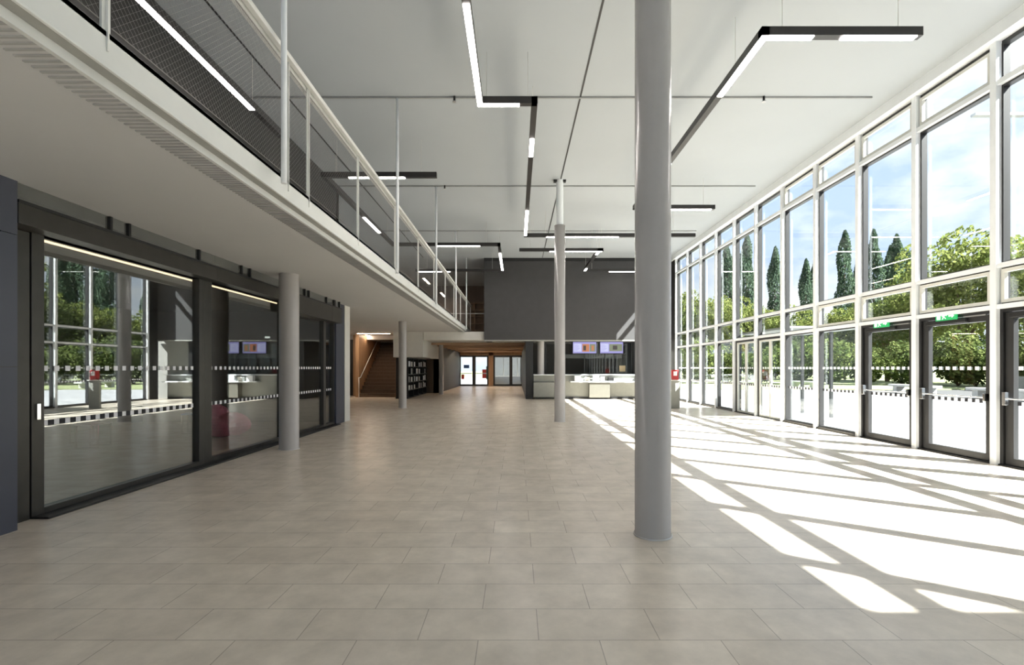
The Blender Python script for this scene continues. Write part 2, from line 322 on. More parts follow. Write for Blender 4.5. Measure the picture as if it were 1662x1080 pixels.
# ---------------------------------------------------------------- facade bays
MOD, Y0, MW = 1.495, 7.53, .10
Yk = lambda i: Y0 + MOD * i
ZT = ((2.40, 2.47), (3.03, 3.10), (5.84, 5.92))
def dashes(mb, x, y0, y1, z, s=.058, pitch=.128, two=True):
    y = y0
    while y + s < y1:
        mb.box(x - .002, x + .002, y, y + s, z, z + s, 0)
        if two and y + s + .006 + .055 < y1: mb.box(x - .002, x + .002, y + .064, y + .064 + .058, z, z + s, 1)
        y += pitch
def vname(i):
    return {-1: 'at the right edge', 0: 'second from the right edge', 1: 'third from the right edge'}[i]
ORD = ['first', 'second', 'third', 'fourth', 'fifth', 'sixth', 'seventh', 'eighth', 'ninth', 'tenth', 'eleventh']
wn = dn = 1
for i in range(-6, 10):
    y0, y1 = Yk(i), Yk(i + 1) - MW
    typ = 'door' if i in (-1, 0, 1) else ('entrance' if i in (4, 5) else 'window')
    if typ == 'door':
        lab = 'dark framed glass exit door with push bar, %s' % vname(i); nm = 'door_%d' % dn; dn += 1
    elif typ == 'entrance':
        lab = 'tall bay with pale framed double glass door, %s of the main entrance' % ('near half' if i == 4 else 'far half'); nm = 'door_%d' % dn; dn += 1
    else:
        nm = 'window_%d' % wn; wn += 1
        if i < -1: lab = 'full height window bay beside the camera, %s before the exit doors' % ORD[-2 - i]
        elif i in (2, 3): lab = 'full height window bay, %s past the exit doors' % ORD[i - 2]
        else: lab = 'full height far window bay, %s past the double entrance' % ORD[i - 6]
    o = root(nm, (FX, (y0 + y1) / 2, 0), lab, 'door' if typ != 'window' else 'window', 'window wall bays', 'structure')
    MB().box(FX, FX + .115, y1, y1 + MW, 0, 6.6).build('mullion', M_white, o)
    m = MB(); m.box(FX + .115, FX + .205, y1 - .012, y1 + MW + .012, 0, 6.6)
    for a, b_ in ZT: m.box(FX + .115, FX + .205, y0, y1, a - .012, b_ + .012)
    m.box(FX + .09, FX + .205, y0, y1, 6.47, 6.54)
    ops = [(2.47, 3.03), (3.10, 5.84), (5.92, 6.48)]
    if typ == 'window': ops.insert(0, (.05, 2.40))
    for (a, b_) in ops: m.rectframe_yz(FX + .085, FX + .19, y0, y1, a, b_, .03)
    m.build('outer_frame', M_dkframe, o)
    for a, b_ in ZT: MB().box(FX + .012, FX + .115, y0, y1, a, b_).build('transom', M_white, o)
    sash = []
    if i in (0, 1, 2, 3, -2, -3): sash.append((5.92, 6.47))
    if i in (-1, 0, 1, 2, -2): sash.append((2.47, 3.03))
    for (a, b_) in sash:
        MB().rectframe_yz(FX + .045, FX + .10, y0 + .03, y1 - .03, a + .02, b_ - .025, .055).build('vent_sash', M_sash, o)
    for (a, b_) in ops: MB().box(FX + .142, FX + .152, y0 + .01, y1 - .01, a + .01, b_ - .01).build('pane', G_fac, o)
    d = MB(); xd = FX + .135
    if typ == 'window':
        MB().box(FX + .02, FX + .2, y0, y1, 0, .05).build('sill', M_brz, o)
        dashes(d, xd, y0 + .05, y1 - .03, 1.46, two=False, pitch=.135); dashes(d, xd, y0 + .05, y1 - .03, .93)
        d.build('marking_strip', [M_wdash, M_bdash], o)
    elif typ == 'door':
        MB().rectframe_yz(FX + .06, FX + .2, y0, y1, 0.0, 2.40, .05, bottom=False).box(FX + .03, FX + .2, y0, y1, 0, .022).build('door_frame', M_black, o)
        lf = MB(); lf.box(FX + .09, FX + .165, y0 + .055, y0 + .155, .03, 2.34); lf.box(FX + .09, FX + .165, y1 - .175, y1 - .055, .03, 2.34)
        lf.box(FX + .09, FX + .165, y0 + .155, y1 - .175, 2.24, 2.34); lf.box(FX + .09, FX + .165, y0 + .155, y1 - .175, .03, .13)
        leaf = lf.build('door_leaf', M_dkframe, o)
        MB().box(FX + .123, FX + .133, y0 + .15, y1 - .17, .12, 2.25).build('pane', G_fac, leaf)
        xd = FX + .117; dashes(d, xd, y0 + .17, y1 - .19, 1.46, two=False, pitch=.135); dashes(d, xd, y0 + .17, y1 - .19, .93)
        d.build('marking_strip', [M_wdash, M_bdash], leaf)
        pb = MB(); pb.tube((FX + .02, y1 - .10, 1.03), (FX + .02, y0 + .10, 1.03), .014, 10)
        pb.box(FX + .0, FX + .092, y1 - .135, y1 - .085, .93, 1.13); pb.box(FX + .0, FX + .092, y0 + .085, y0 + .12, .97, 1.09)
        pb.build('push_bar', M_chrome, o, bevel=.006)
        MB().box(FX + .04, FX + .09, y0 + .45, y1 - .15, 2.255, 2.32).build('door_closer', M_black, o, bevel=.005)
        MB().box(FX + .05, FX + .08, y0 + .12, y0 + .5, 2.33, 2.35).build('closer_arm', M_steel, o)
        hg = MB()
        for zz in (.25, 1.2, 2.12): hg.tube((FX + .075, y1 - .028, zz - .05), (FX + .075, y1 - .028, zz + .05), .013, 8)
        hg.build('hinges', M_chrome, o)
    else:
        MB().rectframe_yz(FX + .06, FX + .18, y0, y1, 0, 2.40, .06, bottom=False).box(FX + .02, FX + .2, y0, y1, 0, .02).build('door_frame', M_dkframe, o)
        ym = (y0 + y1) / 2
        for a, b_ in ((y0 + .065, ym - .004), (ym + .004, y1 - .065)):
            lf = MB().rectframe_yz(FX + .08, FX + .13, a, b_, .03, 2.33, .05).build('door_leaf', M_sash, o)
            MB().box(FX + .10, FX + .11, a + .045, b_ - .045, .07, 2.29).build('pane', G_fac, lf)
        dashes(d, FX + .094, y0 + .13, y1 - .13, 1.46, two=False, pitch=.135); dashes(d, FX + .094, y0 + .13, y1 - .13, .93)
        d.build('marking_strip', [M_wdash, M_bdash], o)
        m = MB()
        for s_ in (-1, 1): m.tube((FX + .04, ym + s_ * .09, .75), (FX + .04, ym + s_ * .09, 1.35), .012, 8)
        m.build('pull_handle', M_chrome, o)
struct('wall_window_end', B(FX, FX + .2, Yk(10) , BY + .05, 0, 6.6), M_dkframe, 'narrow dark infill at the far end of the window wall', 'wall')

# exit signs
def exit_sign(yc, label):
    o = root('exit_sign', (FX + .03, yc, 2.34), label, 'sign', 'green exit signs')
    MB().box(FX + .015, FX + .04, yc - .2, yc + .2, 2.315, 2.45).build('sign_box', M_green, o)
    x = FX + .013; zc = 2.382
    def P(nm, polys):   # u to the right as seen from the hall (towards -Y), 2 mm thick
        g = MB()
        for pts in polys:
            a = [(x, yc - u, zc + v) for u, v in pts]; b = [(x - .002, yc - u, zc + v) for u, v in pts]; n = len(pts)
            g.quad(b); g.quad(list(reversed(a)))
            for q in range(n): g.quad([a[q], a[(q + 1) % n], b[(q + 1) % n], b[q]])
        g.build(nm, M_signw, o)
    P('doorway_symbol', [[(-.17, -.05), (-.10, -.05), (-.10, .05), (-.17, .05)]])
    P('running_figure', [[(-.055, -.012), (-.02, -.012), (-.008, .028), (-.04, .028)], [(-.022, .030), (-.004, .030), (-.004, .052), (-.022, .052)],
        [(-.05, -.012), (-.032, -.012), (-.052, -.05), (-.072, -.05)], [(-.036, -.012), (-.02, -.012), (.008, -.034), (.002, -.048)],
        [(-.012, .026), (-.008, .014), (.022, .004), (.022, .016)], [(-.04, .026), (-.036, .014), (-.068, -.004), (-.072, .008)]])
    P('arrow', [[(.06, -.012), (.12, -.012), (.12, -.036), (.165, 0), (.12, .036), (.12, .012), (.06, .012)]])
exit_sign(8.32, 'larger green exit sign, over the exit door second from the right edge')
exit_sign(9.80, 'smaller green exit sign, over the exit door third from the right edge')

# ---------------------------------------------------------------- left glass wall and the room behind
GX = -4.85         # glass plane of the left wall; header and track stand in front of it
def glazed(nm, y0, y1, lab, lock=False, z1=2.72, jw=(.1, .1)):
    o = root(nm, (GX, (y0 + y1) / 2, 0), lab, 'glass wall', 'left glass wall panels', 'structure')
    f = MB(); f.box(GX - .05, GX + .06, y0, y0 + jw[0], .02, 2.9); f.box(GX - .05, GX + .06, y1 - jw[1], y1, .02, 2.9)
    f.box(GX - .05, GX + .06, y0 + jw[0], y1 - jw[1], .02, .08); f.box(GX - .05, GX + .06, y0 + jw[0], y1 - jw[1], 2.84, 2.9)
    f.build('frame', M_brz, o, bevel=.004)
    MB().box(GX - .006, GX + .006, y0 + jw[0] - .01, y1 - jw[1] + .01, .075, 2.85).build('pane', G_left, o)
    d = MB(); dashes(d, GX + .010, y0 + jw[0] + .03, y1 - jw[1] - .02, 1.465, s=.055, pitch=.125, two=False); dashes(d, GX + .010, y0 + jw[0] + .03, y1 - jw[1] - .02, .905, s=.055, pitch=.125)
    d.build('marking_strip', [M_wdash, M_bdash], o)
    MB().box(GX - .05, SX - .02, y0, y1, 0, .022).build('track', M_black, o)
    yb = 4.47 if lock else y0; MB().box(GX - .05, SX, yb, y1, 2.84 if z1 > 2.7 else 2.66, 3.03).build('header', M_brz, o, bevel=.004)
    MB().box(SX - .06, SX + .004, yb, y1, 3.03, 3.06).build('clerestory_rail', M_black, o)
    MB().box(SX - .04, SX - .03, yb, y1, 3.06, 3.22).build('clerestory_pane', G_left, o)
    c = MB()
    for q in (.28, .38, .86): yy = y0 + q * (y1 - y0); c.box(SX - .07, SX - .01, yy - .03, yy + .0, 3.06, 3.22)
    c.build('clerestory_mullion', M_black, o)
    if lock: MB().box(GX + .06, GX + .082, y0 + .035, y0 + .075, .98, 1.14).build('lock_plate', M_chrome, o, bevel=.003)
    return o
struct('trim_%d' % k, B(GX - .12, GX + .05, 4.46, 4.77, 0, 2.83), M_brz, 'bronze end jamb beside the dark blue wall', 'trim'); k += 1
glazed('window_20', 4.78, 7.44, 'large sliding glass panel nearest the camera on the left', lock=True, jw=(.13, .13))
glazed('window_21', 7.44, 10.0, 'second glass panel on the left, behind it a pink beanbag', jw=(.17, .1))
glazed('window_22', 10.0, 12.1, 'third glass panel on the left, behind the round column', z1=2.62, jw=(.1, .07))
glazed('window_23', 12.1, 12.75, 'narrow dark glass panel beside the slate panel', z1=2.62, jw=(.07, .06))
struct('wall_pier', B(GX - .3, GX + .1, 12.75, 13.35, 0, 3.22), M_blue, 'slate blue panel closing the left glass wall', 'wall')
struct('wall_pier_end', B(GX - .3, GX + .12, 13.35, 13.75, 0, 3.22), M_wallp, 'pale pier at the end of the left glass wall', 'wall')
struct('wall_room', B(-10.35, GX - .3, 13.4, 13.6, 0, 3.22), M_roomw, 'dim far wall inside the glazed side room', 'wall')
struct('wall_room_back', B(-10.5, -10.35, -4, 28.6, 0, 3.22), M_roomw, 'dim back wall of the glazed side room', 'wall')
struct('ceiling_room', B(-10.35, GX - .14, 3.0, 13.4, 3.05, 3.22), M_roomw, 'grey ceiling inside the glazed side room', 'ceiling')
struct('wall_room_near', B(-10.35, WX - .25, 2.8, 3.0, 0, 3.22), M_roomw, 'near wall inside the glazed side room', 'wall')
o = root('strip_light', (-5.45, 7.5, 2.97), 'long warm light strip behind the left glass wall', 'light')
MB().box(-5.48, -5.42, 4.4, 11.6, 2.97, 3.05).build('housing', M_sash, o); MB().box(-5.475, -5.425, 4.42, 11.58, 2.955, 2.969).build('diffuser', M_ledw, o)
# beanbag
bpy_v = MB(); n1, n2 = 36, 22; cx, cy = -6.52, 10.7
LOBES = (((-6.74, 10.7, .36), (.36, .36, .37)), ((-6.30, 10.72, .25), (.38, .36, .26)), ((-6.5, 10.6, .2), (.45, .4, .22)))
def bag(u, v):
    t = 2 * math.pi * u / n1; f = math.pi * v / n2; d = Vector((math.sin(f) * math.cos(t), math.sin(f) * math.sin(t), math.cos(f))); C = Vector((cx, cy, .22)); best = .1
    for c_, r_ in LOBES:        # farthest way out of the overlapping lobes
        p = Vector([(C[i_] - c_[i_]) / r_[i_] for i_ in range(3)]); q = Vector([d[i_] / r_[i_] for i_ in range(3)])
        a, b_, cc = q.dot(q), 2 * p.dot(q), p.dot(p) - 1
        if b_ * b_ - 4 * a * cc > 0: best = max(best, (-b_ + math.sqrt(b_ * b_ - 4 * a * cc)) / (2 * a))
    best *= 1 + .03 * math.sin(5 * t + 3 * f) + .02 * math.sin(9 * f - 2 * t)
    P_ = C + d * best; return (P_.x, P_.y, max(0, P_.z))
for v in range(n2):
    for u in range(n1):
        bpy_v.quad([bag(u, v + 1), bag(u + 1, v + 1), bag(u + 1, v), bag(u, v)], sm=True)
bpy_v.build('beanbag', M_pink, None, origin=(cx, cy, 0), label='slumped pink beanbag on the floor behind the second glass panel', cat='beanbag')
def stool(x, y, rz, mt, label):
    o = root('sled_stool', (x, y, 0), label, 'stool', 'stools in the glazed room')
    MB().box(x - .2, x + .2, y - .2, y + .2, .43, .46).build('seat', mt, o, bevel=.01)
    for s_ in (-1, 1):
        f = MB(); f.box(x - .19, x + .19, y + s_ * .18 - .012, y + s_ * .18 + .012, 0, .025)
        f.box(x - .19, x - .165, y + s_ * .18 - .012, y + s_ * .18 + .012, .025, .43); f.box(x + .165, x + .19, y + s_ * .18 - .012, y + s_ * .18 + .012, .025, .43)
        f.build('sled_frame', M_chrome, o)
    o.rotation_euler.z = rz
stool(-7.95, 9.1, .15, mat('pale stool seat', (.5, .46, .42), .6), 'pale topped steel sled stool behind the nearest glass panel')
stool(-8.75, 9.8, .5, mat('brown stool seat', (.25, .16, .11), .6), 'brown steel framed stool left of the pale topped stool')
stool(-7.4, 11.1, .3, mat('blue stool seat', (.12, .2, .36), .6), 'blue topped stool near the middle frame of the glass wall')

# ---------------------------------------------------------------- gallery railing and hangers
o = root('gallery_railing', (-2.38, 11, 3.5), 'long steel gallery railing with wire net infill', 'railing')
RX = -2.42; ZF, ZR = 3.49, 4.74
h = MB(); h.box(RX - .005, RX + .05, -3.5, 25.7, ZR, ZR + .055); h.box(RX - .085, RX - .02, -3.5, 25.7, ZR - .02, ZR + .03)
h.build('handrail', M_rail, o, bevel=.006)
posts = [.58, 2.86, 5.13, 5.64, 7.41, 9.68, 11.96, 14.24, 16.5, 18.8, 21.0, 23.3, 25.6]
for y in posts:
    w = .03
    p = MB(); p.box(RX - .02, RX - .005, y - .03, y + .03, ZF - .12, ZR)
    p.box(RX - .02, RX + .01, y - .005, y + .005, ZF - .12, ZR); p.build('post', M_rail, o)
ends = [-1.7] + [p for p in posts if p != 5.64]
for a, b_ in zip(ends[:-1], ends[1:]):
    nmesh = MB(); a += .05; b_ -= .04; z0, z1 = ZF + .05, ZR - .05; pit = .08 if a > 9 else .05
    hgt = z1 - z0; n = int((b_ - a + hgt) / pit)
    for q in range(n):
        for sgn in (1, -1):
            ys = a - hgt + q * pit; ye = ys + hgt
            t0 = max(0, (a - ys) / hgt); t1 = min(1, (b_ - ys) / hgt)
            if t1 - t0 < .02: continue
            A = (ys + hgt * t0, z0 + hgt * t0); Bq = (ys + hgt * t1, z0 + hgt * t1)
            if sgn < 0: A = (a + b_ - A[0], A[1]); Bq = (a + b_ - Bq[0], Bq[1])
            nmesh.tube((RX - .015, A[0], A[1]), (RX - .015, Bq[0], Bq[1]), .0009, 3, caps=False)
    nmesh.tube((RX - .015, a, z0), (RX - .015, b_, z0), .004, 5); nmesh.tube((RX - .015, a, z1), (RX - .015, b_, z1), .004, 5)
    nmesh.build('wire_net', M_wire, o)
for q, (yy, px, w) in enumerate(((4.78, 461, 9), (9.33, 645, 6), (13.88, 708, 5), (18.43, 740, 4), (22.98, 757, 3))):
    x = (px - VX) * yy / FPX
    MB().tube((x, yy, 3.32), (x, yy, CZ), .028, 12).build('suspension_rod', M_white, None, origin=(x, yy, 3.3),
        label='white rod from ceiling to gallery edge, %s from the camera' % ORD[q], cat='rod', group='gallery suspension rods')
o = root('cross_rail', (-5.0, 27.5, 3.42), 'pale railing across the far end of the gallery', 'railing')
MB().box(-8.3, -1.6, 27.48, 27.53, 4.55, 4.60).build('handrail', M_rail, o)
for q in range(8): x = -8.2 + q * .93; MB().box(x, x + .03, 27.49, 27.52, 3.42, 4.55).build('post', M_rail, o)

# ---------------------------------------------------------------- pendant lamps
LZ0, LZ1, LW = 5.85, 5.965, .10
def lamp(path, lit, label, spots=()):
    o = root('pendant_lamp', (path[0][0], path[0][1], LZ0), label, 'lamp', 'angular pendant lamps')
    hb = MB(); dist = 0; segs = []
    for (a, b_) in zip(path[:-1], path[1:]):
        x0, x1 = sorted((a[0], b_[0])); y0, y1 = sorted((a[1], b_[1]))
        hb.box(x0 - LW / 2, x1 + LW / 2, y0 - LW / 2, y1 + LW / 2, LZ0, LZ1)
    hb.build('housing', M_lampb, o)
    for (x0, x1, y0, y1) in lit:
        x0, x1 = sorted((x0, x1)); y0, y1 = sorted((y0, y1)); w = LW / 2 - .008
        MB().box(x0 - (w if x0 == x1 else 0), x1 + (w if x0 == x1 else 0), y0 - (w if y0 == y1 else 0), y1 + (w if y0 == y1 else 0), LZ0 - .012, LZ0 + .004).build('diffuser', M_led, o)
    for (x, y) in spots: MB().tube((x, y, LZ0 - .02), (x, y, LZ0), .03, 12).build('spotlight', M_steel, o)
    for (a, b_) in zip(path[:-1], path[1:]):
        for t in (.12, .88):
            x = a[0] + (b_[0] - a[0]) * t; y = a[1] + (b_[1] - a[1]) * t
            MB().tube((x, y, LZ1), (x, y, CZ), .004, 5).build('hanging_wire', M_sash, o)
lamp([(5.27, 6.37), (3.26, 6.37), (3.26, 13.3), (5.4, 13.3)],
     [(3.26, 3.90, 6.37, 6.37), (4.28, 5.25, 6.37, 6.37), (3.26, 3.26, 6.33, 7.75), (3.26, 3.26, 10.3, 12.6), (3.3, 5.35, 13.3, 13.3)],
     'black angular pendant lamp by the window wall, nearest the camera')
lamp([(-.6, 1.0), (-.6, 8.0), (.30, 8.0), (.30, 16.1), (5.9, 16.1)],
     [(-.6, -.6, 5.78, 8.03), (-.64, .05, 8.0, 8.0), (.30, .30, 9.2, 9.95), (.30, .30, 13.4, 15.9), (1.0, 3.4, 16.1, 16.1)],
     'long black zigzag pendant lamp down the middle of the hall')
lamp([(.16, 18.1), (3.2, 18.1), (3.08, 18.1), (3.08, 21.9), (5.9, 21.9)],
     [(1.25, 3.2, 18.1, 18.1), (3.08, 3.08, 18.2, 18.6), (3.08, 3.08, 21.2, 21.7), (4.2, 5.8, 21.9, 21.9)],
     'farthest black pendant lamp in front of the charcoal wall')
lamp([(-1.87, 11.07), (-4.41, 11.07), (-4.41, 17.3), (-.62, 17.3), (-.62, 21.9), (-4.5, 21.9)],
     [(-3.83, -2.55, 11.07, 11.07), (-4.41, -4.41, 14.0, 15.6), (-2.85, -1.3, 17.3, 17.3), (-.62, -.62, 18.4, 21.6), (-4.45, -3.0, 21.9, 21.9)],
     'black meandering pendant lamp crossing the gallery railing')
lamp([(-4.45, .5), (-4.45, 9.2)], [(-4.45, -4.45, 3.0, 8.15)], 'straight black pendant lamp over the gallery walkway')
# sprinklers
for x, y, w in ((-1.19, 9.3, 'left'), (4.76, 9.3, 'right'), (-2.05, 13.85, 'far left')):
    o = root('sprinkler_head', (x, y, CZ), 'small dark sprinkler head on the ceiling joint, %s one' % w, 'sprinkler', 'ceiling sprinklers')
    MB().tube((x, y, CZ - .10), (x, y, CZ), .022, 10).build('pipe', M_black, o); MB().tube((x, y, CZ - .11), (x, y, CZ - .10), .04, 10).build('deflector', M_steel, o)

# ---------------------------------------------------------------- servery
CY = 22.85
struct('wall_servery_left', B(.45, .80, BY + .1, 40, 0, 2.82), M_black, 'black wall edge left of the servery', 'wall')
struct('wall_servery', B(.80, 7.6, 27.0, 27.2, 0, 2.82), M_roomw, 'dim kitchen wall behind the servery', 'wall')
o = root('servery_counter', (4, CY, 0), 'long grey servery counter below the charcoal wall', 'counter')
MB().box(.85, 7.0, CY + .35, CY + .95, .1, .82).box(.90, 6.9, CY + .4, CY + .9, 0, .1).build('body', M_conc, o)
MB().box(.82, 7.05, CY + .30, CY + 1.0, .82, 1.13).build('upper_body', M_conc, o, bevel=.01)
MB().box(.82, 7.05, CY + .22, CY + 1.0, 1.13, 1.17).build('worktop', M_white, o, bevel=.005)
MB().box(.82, 1.9, CY, CY + .35, .10, .80).build('left_cabinet', M_conc, o, bevel=.008)
MB().box(2.55, 7.05, CY - .08, CY + .30, .80, .86).build('tray_shelf', M_white, o, bevel=.005)
MB().box(3.45, 4.42, CY - .02, CY + .34, .08, .78).build('front_panel', M_conc_shade, o, bevel=.008)
MB().box(2.0, 7.0, CY + .3, CY + .36, 0, .1).build('plinth', M_black, o)
for q, (x, w, hh) in enumerate(((2.75, .3, .26), (3.25, .22, .2), (3.62, .28, .26), (3.98, .2, .22), (4.35, .26, .18))):
    MB().box(x, x + w, CY - .02, CY + .2, .86, .86 + hh).build('tray_box', [M_white, M_sash, M_white, M_steel, M_black][q], None, origin=(x, CY, .86), bevel=.01,
        label='%s container on the tray shelf, %s from the left' % (['white', 'pale grey', 'large white', 'steel', 'black'][q], ORD[q]), cat='container', group='containers on the tray shelf')
o = root('servery_window', (4, 24.4, 1.17), 'dark framed glass screen behind the servery counter', 'screen')
f = MB(); f.rectframe_xz(24.38, 24.46, 1.45, 5.85, 1.17, 2.80, .05)
for x in (2.35, 3.42, 4.45, 4.9): f.box(x, x + .035, 24.39, 24.45, 1.2, 2.78)
f.build('frame', M_dkframe, o); MB().box(1.5, 5.8, 24.415, 24.425, 1.2, 2.77).build('pane', G_back, o)
struct('wall_servery_right', B(5.85, 6.1, BY + .3, 27, 0, 2.82), M_black, 'dark pillar right of the servery glass', 'wall')
struct('wall_servery_side', B(6.1, 7.6, BY + .35, BY + .5, 0, 2.82), M_conc, 'grey wall right of the servery', 'wall')
def screen(x0, x1, label, second):
    y = 24.22; o = root('menu_screen', ((x0 + x1) / 2, y, 2.22), label, 'screen', 'menu screens over the servery')
    MB().box(x0 - .02, x1 + .02, y, y + .05, 2.20, 2.80).build('casing', M_black, o)
    MB().box(x0, x1, y - .004, y, 2.22, 2.78).build('display', M_lav, o)
    w = x1 - x0; t = MB()
    t.box(x0 + .03, x0 + w * .36, y - .007, y - .004, 2.30, 2.70, 0)
    if not second:
        t.box(x0 + w * .40, x0 + w * .70, y - .007, y - .004, 2.30, 2.68, 1); t.box(x0 + w * .44, x0 + w * .56, y - .009, y - .007, 2.36, 2.6, 2); t.box(x0 + w * .72, x0 + w * .97, y - .007, y - .004, 2.30, 2.68, 3); t.box(x0 + w * .8, x0 + w * .9, y - .009, y - .007, 2.35, 2.6, 1)
    else:
        t.box(x0 + w * .40, x0 + w * .97, y - .007, y - .004, 2.32, 2.68, 3); t.box(x0 + w * .55, x0 + w * .75, y - .009, y - .007, 2.4, 2.6, 2)
    for q in range(6): t.box(x0 + .06, x0 + w * (.2 + .025 * (q * 7 % 5)), y - .009, y - .007, 2.35 + q * .055, 2.37 + q * .055, 4)
    t.build('picture', [M_lav2, M_or, M_dks, M_grn, M_lav], o)
screen(2.84, 4.0, 'lavender menu screen with an orange dish picture, left of the pair', False)
screen(4.2, 5.34, 'lavender menu screen with a green dish picture, right of the pair', True)
o = root('extractor_hood', (4.2, 26.2, 1.95), 'steel extractor hood inside the kitchen behind the glass', 'hood')
m = MB(); m.box(2.6, 5.6, 25.7, 26.8, 2.0, 2.2); m.box(3.0, 5.2, 26.0, 26.8, 2.2, 2.82); m.build('canopy', M_steel, o)
o = root('kitchen_range', (4.2, 26.5, 0), 'steel kitchen range along the back of the servery', 'range')
MB().box(2.2, 5.8, 26.2, 26.95, .1, .9).box(2.25, 5.75, 26.25, 26.9, 0, .1).build('cabinet', M_steel, o); MB().box(2.2, 5.8, 26.15, 26.97, .9, .94).build('worktop', M_chrome, o)
MB().box(5.2, 5.5, 24.395, 24.415, 1.3, 1.6).build('notice_board', mat('tan notice', (.55, .42, .25), .7), None, origin=(5.35, 24.41, 1.3), label='small tan notice on the servery glass, right end', cat='notice')
# ceiling downlight + clock-like emergency lamp
MB().box(2.02, 2.24, BY - .035, BY, 2.90, 2.98).build('emergency_light', M_signw, None, origin=(2.1, BY, 2.9), label='small white emergency light low on the charcoal wall', cat='light')
# stand by the windows with red extinguisher
o = root('grey_stand', (6.0, 17.8, 0), 'slim grey upright panel by the far windows', 'panel')
MB().box(5.62, 6.0, 17.75, 17.85, 0, 1.02).build('panel', M_conc, o, bevel=.006)
MB().box(5.60, 6.02, 17.7, 17.9, 1.02, 1.05).build('cap', M_sash, o)
o = root('fire_extinguisher', (5.85, 17.8, 1.05), 'small red and white box on top of the slim grey panel', 'fire equipment')
MB().box(5.70, 5.95, 17.73, 17.87, 1.05, 1.42).build('box', M_red, o, bevel=.01); MB().box(5.76, 5.89, 17.722, 17.73, 1.2, 1.36).build('white_sign', M_wdash, o)

# ---------------------------------------------------------------- stairs, timber alcove, book rack
struct('wall_alcove', B(-10.35, -8.64, 26.0, 26.2, 0, 3.22), M_black, 'black display wall left of the staircase', 'wall')
struct('wall_timber', B(-8.64, -8.15, 25.6, 25.8, 0, 3.22), M_wood, 'warm oak panel wall left of the staircase', 'wall')
struct('wall_stair_left', B(-8.15, -7.98, 24.5, 28.55, 0, 3.22), M_wood, 'oak side wall of the staircase, lit warmly', 'wall')
struct('wall_stair_right', B(-6.1, -5.95, 24.4, 28.55, 0, 3.22), M_wood, 'oak edge right of the staircase', 'wall')
struct('wall_stair_back', B(-10.35, -4.6, 28.6, 28.8, 0, 2.99), mat('brown stair wall', (.12, .085, .06), .6), 'brown wall behind the top of the staircase', 'wall')
o = root('staircase', (-7.04, 24.5, 0), 'straight flight of brown oak steps rising away from the hall', 'staircase')
n = 15; st = MB()
for q in range(n): st.box(-7.97, -6.11, 24.5 + q * .27, 24.5 + (q + 1) * .27, 0, (q + 1) * .185)
st.build('steps', M_step, o)
ns = MB()
for q in range(n): ns.box(-7.97, -6.11, 24.485 + q * .27, 24.52 + q * .27, (q + 1) * .185 - .004, (q + 1) * .185 + .006)
ns.build('nosing', mat('step nosing', (.2, .15, .11), .4), o)
hr = MB(); hr.tube((-7.86, 24.4, 1.0), (-7.86, 27.4, 3.05), .022, 8); hr.tube((-7.86, 24.4, 1.0), (-7.86, 24.15, 1.0), .022, 8); hr.tube((-7.86, 24.15, 1.0), (-7.86, 24.15, 0), .02, 8)
hr.build('handrail', M_rail, o)
def strip(x0, x1, y0, y1, z, label):
    o = root('ceiling_strip_light', ((x0 + x1) / 2, (y0 + y1) / 2, z), label, 'light', 'warm ceiling strips')
    MB().box(x0 - .02, x1 + .02, y0 - .02, y1 + .02, z - .02, z).build('tray', M_woodx, o); MB().box(x0, x1, y0, y1, z - .03, z - .02).build('diffuser', M_ledl, o)
    if z > 5:
        for yy in (y0 + .2, y1 - .2): MB().tube(((x0 + x1) / 2, yy, z), ((x0 + x1) / 2, yy, CZ), .005, 5).build('hanging_wire', M_sash, o)
strip(-9.9, -8.3, 23.6, 23.75, 3.21, 'warm ceiling strip before the oak wall')
strip(-7.9, -6.3, 24.0, 24.12, 3.21, 'warm ceiling strip above the foot of the stairs')
strip(-7.86, -7.78, 25.2, 28.0, 3.21, 'warm strip washing the oak stair wall')
struct('wall_bulkhead', B(-5.9, -4.48, 23.2, 28.5, 2.0, 3.22), M_wallp, 'pale grey bulkhead over the dark book rack', 'wall')
o = root('book_rack', (-5.25, 25.6, 0), 'black shelf rack with pale magazines under the grey bulkhead', 'rack')
r_ = MB(); r_.box(-5.75, -5.2, 23.25, 23.30, 0, 1.98); r_.box(-5.75, -5.2, 28.0, 28.05, 0, 1.98); r_.box(-5.80, -5.75, 23.25, 28.05, 0, 1.98)
for z in (.0, .38, .76, 1.14, 1.52, 1.94): r_.box(-5.75, -5.2, 23.3, 28.0, z, z + .04)
for y in (24.5, 25.7, 26.9): r_.box(-5.75, -5.2, y, y + .04, .04, 1.94)
r_.build('shelves', M_black, o)
for z in (.42, .80, 1.18, 1.56):
    for y in (23.5, 24.05, 24.7, 25.3, 25.95, 26.5, 27.15, 27.6):
        if random.random() < .2: continue
        hh = random.uniform(.2, .29); w = random.uniform(.16, .3)
        MB().box(-5.25, -5.215, y, y + w, z, z + hh).build('magazine', random.choice([M_sash, M_white, M_steel]), None, origin=(-5.4, y, z),
            label='pale magazine standing in the black rack under the grey bulkhead', cat='magazine', group='magazines in the black rack')
struct('wall_lobby_left', B(-4.9, -4.6, 28.6, 40, 0, 2.99), mat('dark lobby panel', (.05, .045, .042), .6), 'dark panelled left side of the far lobby', 'wall')

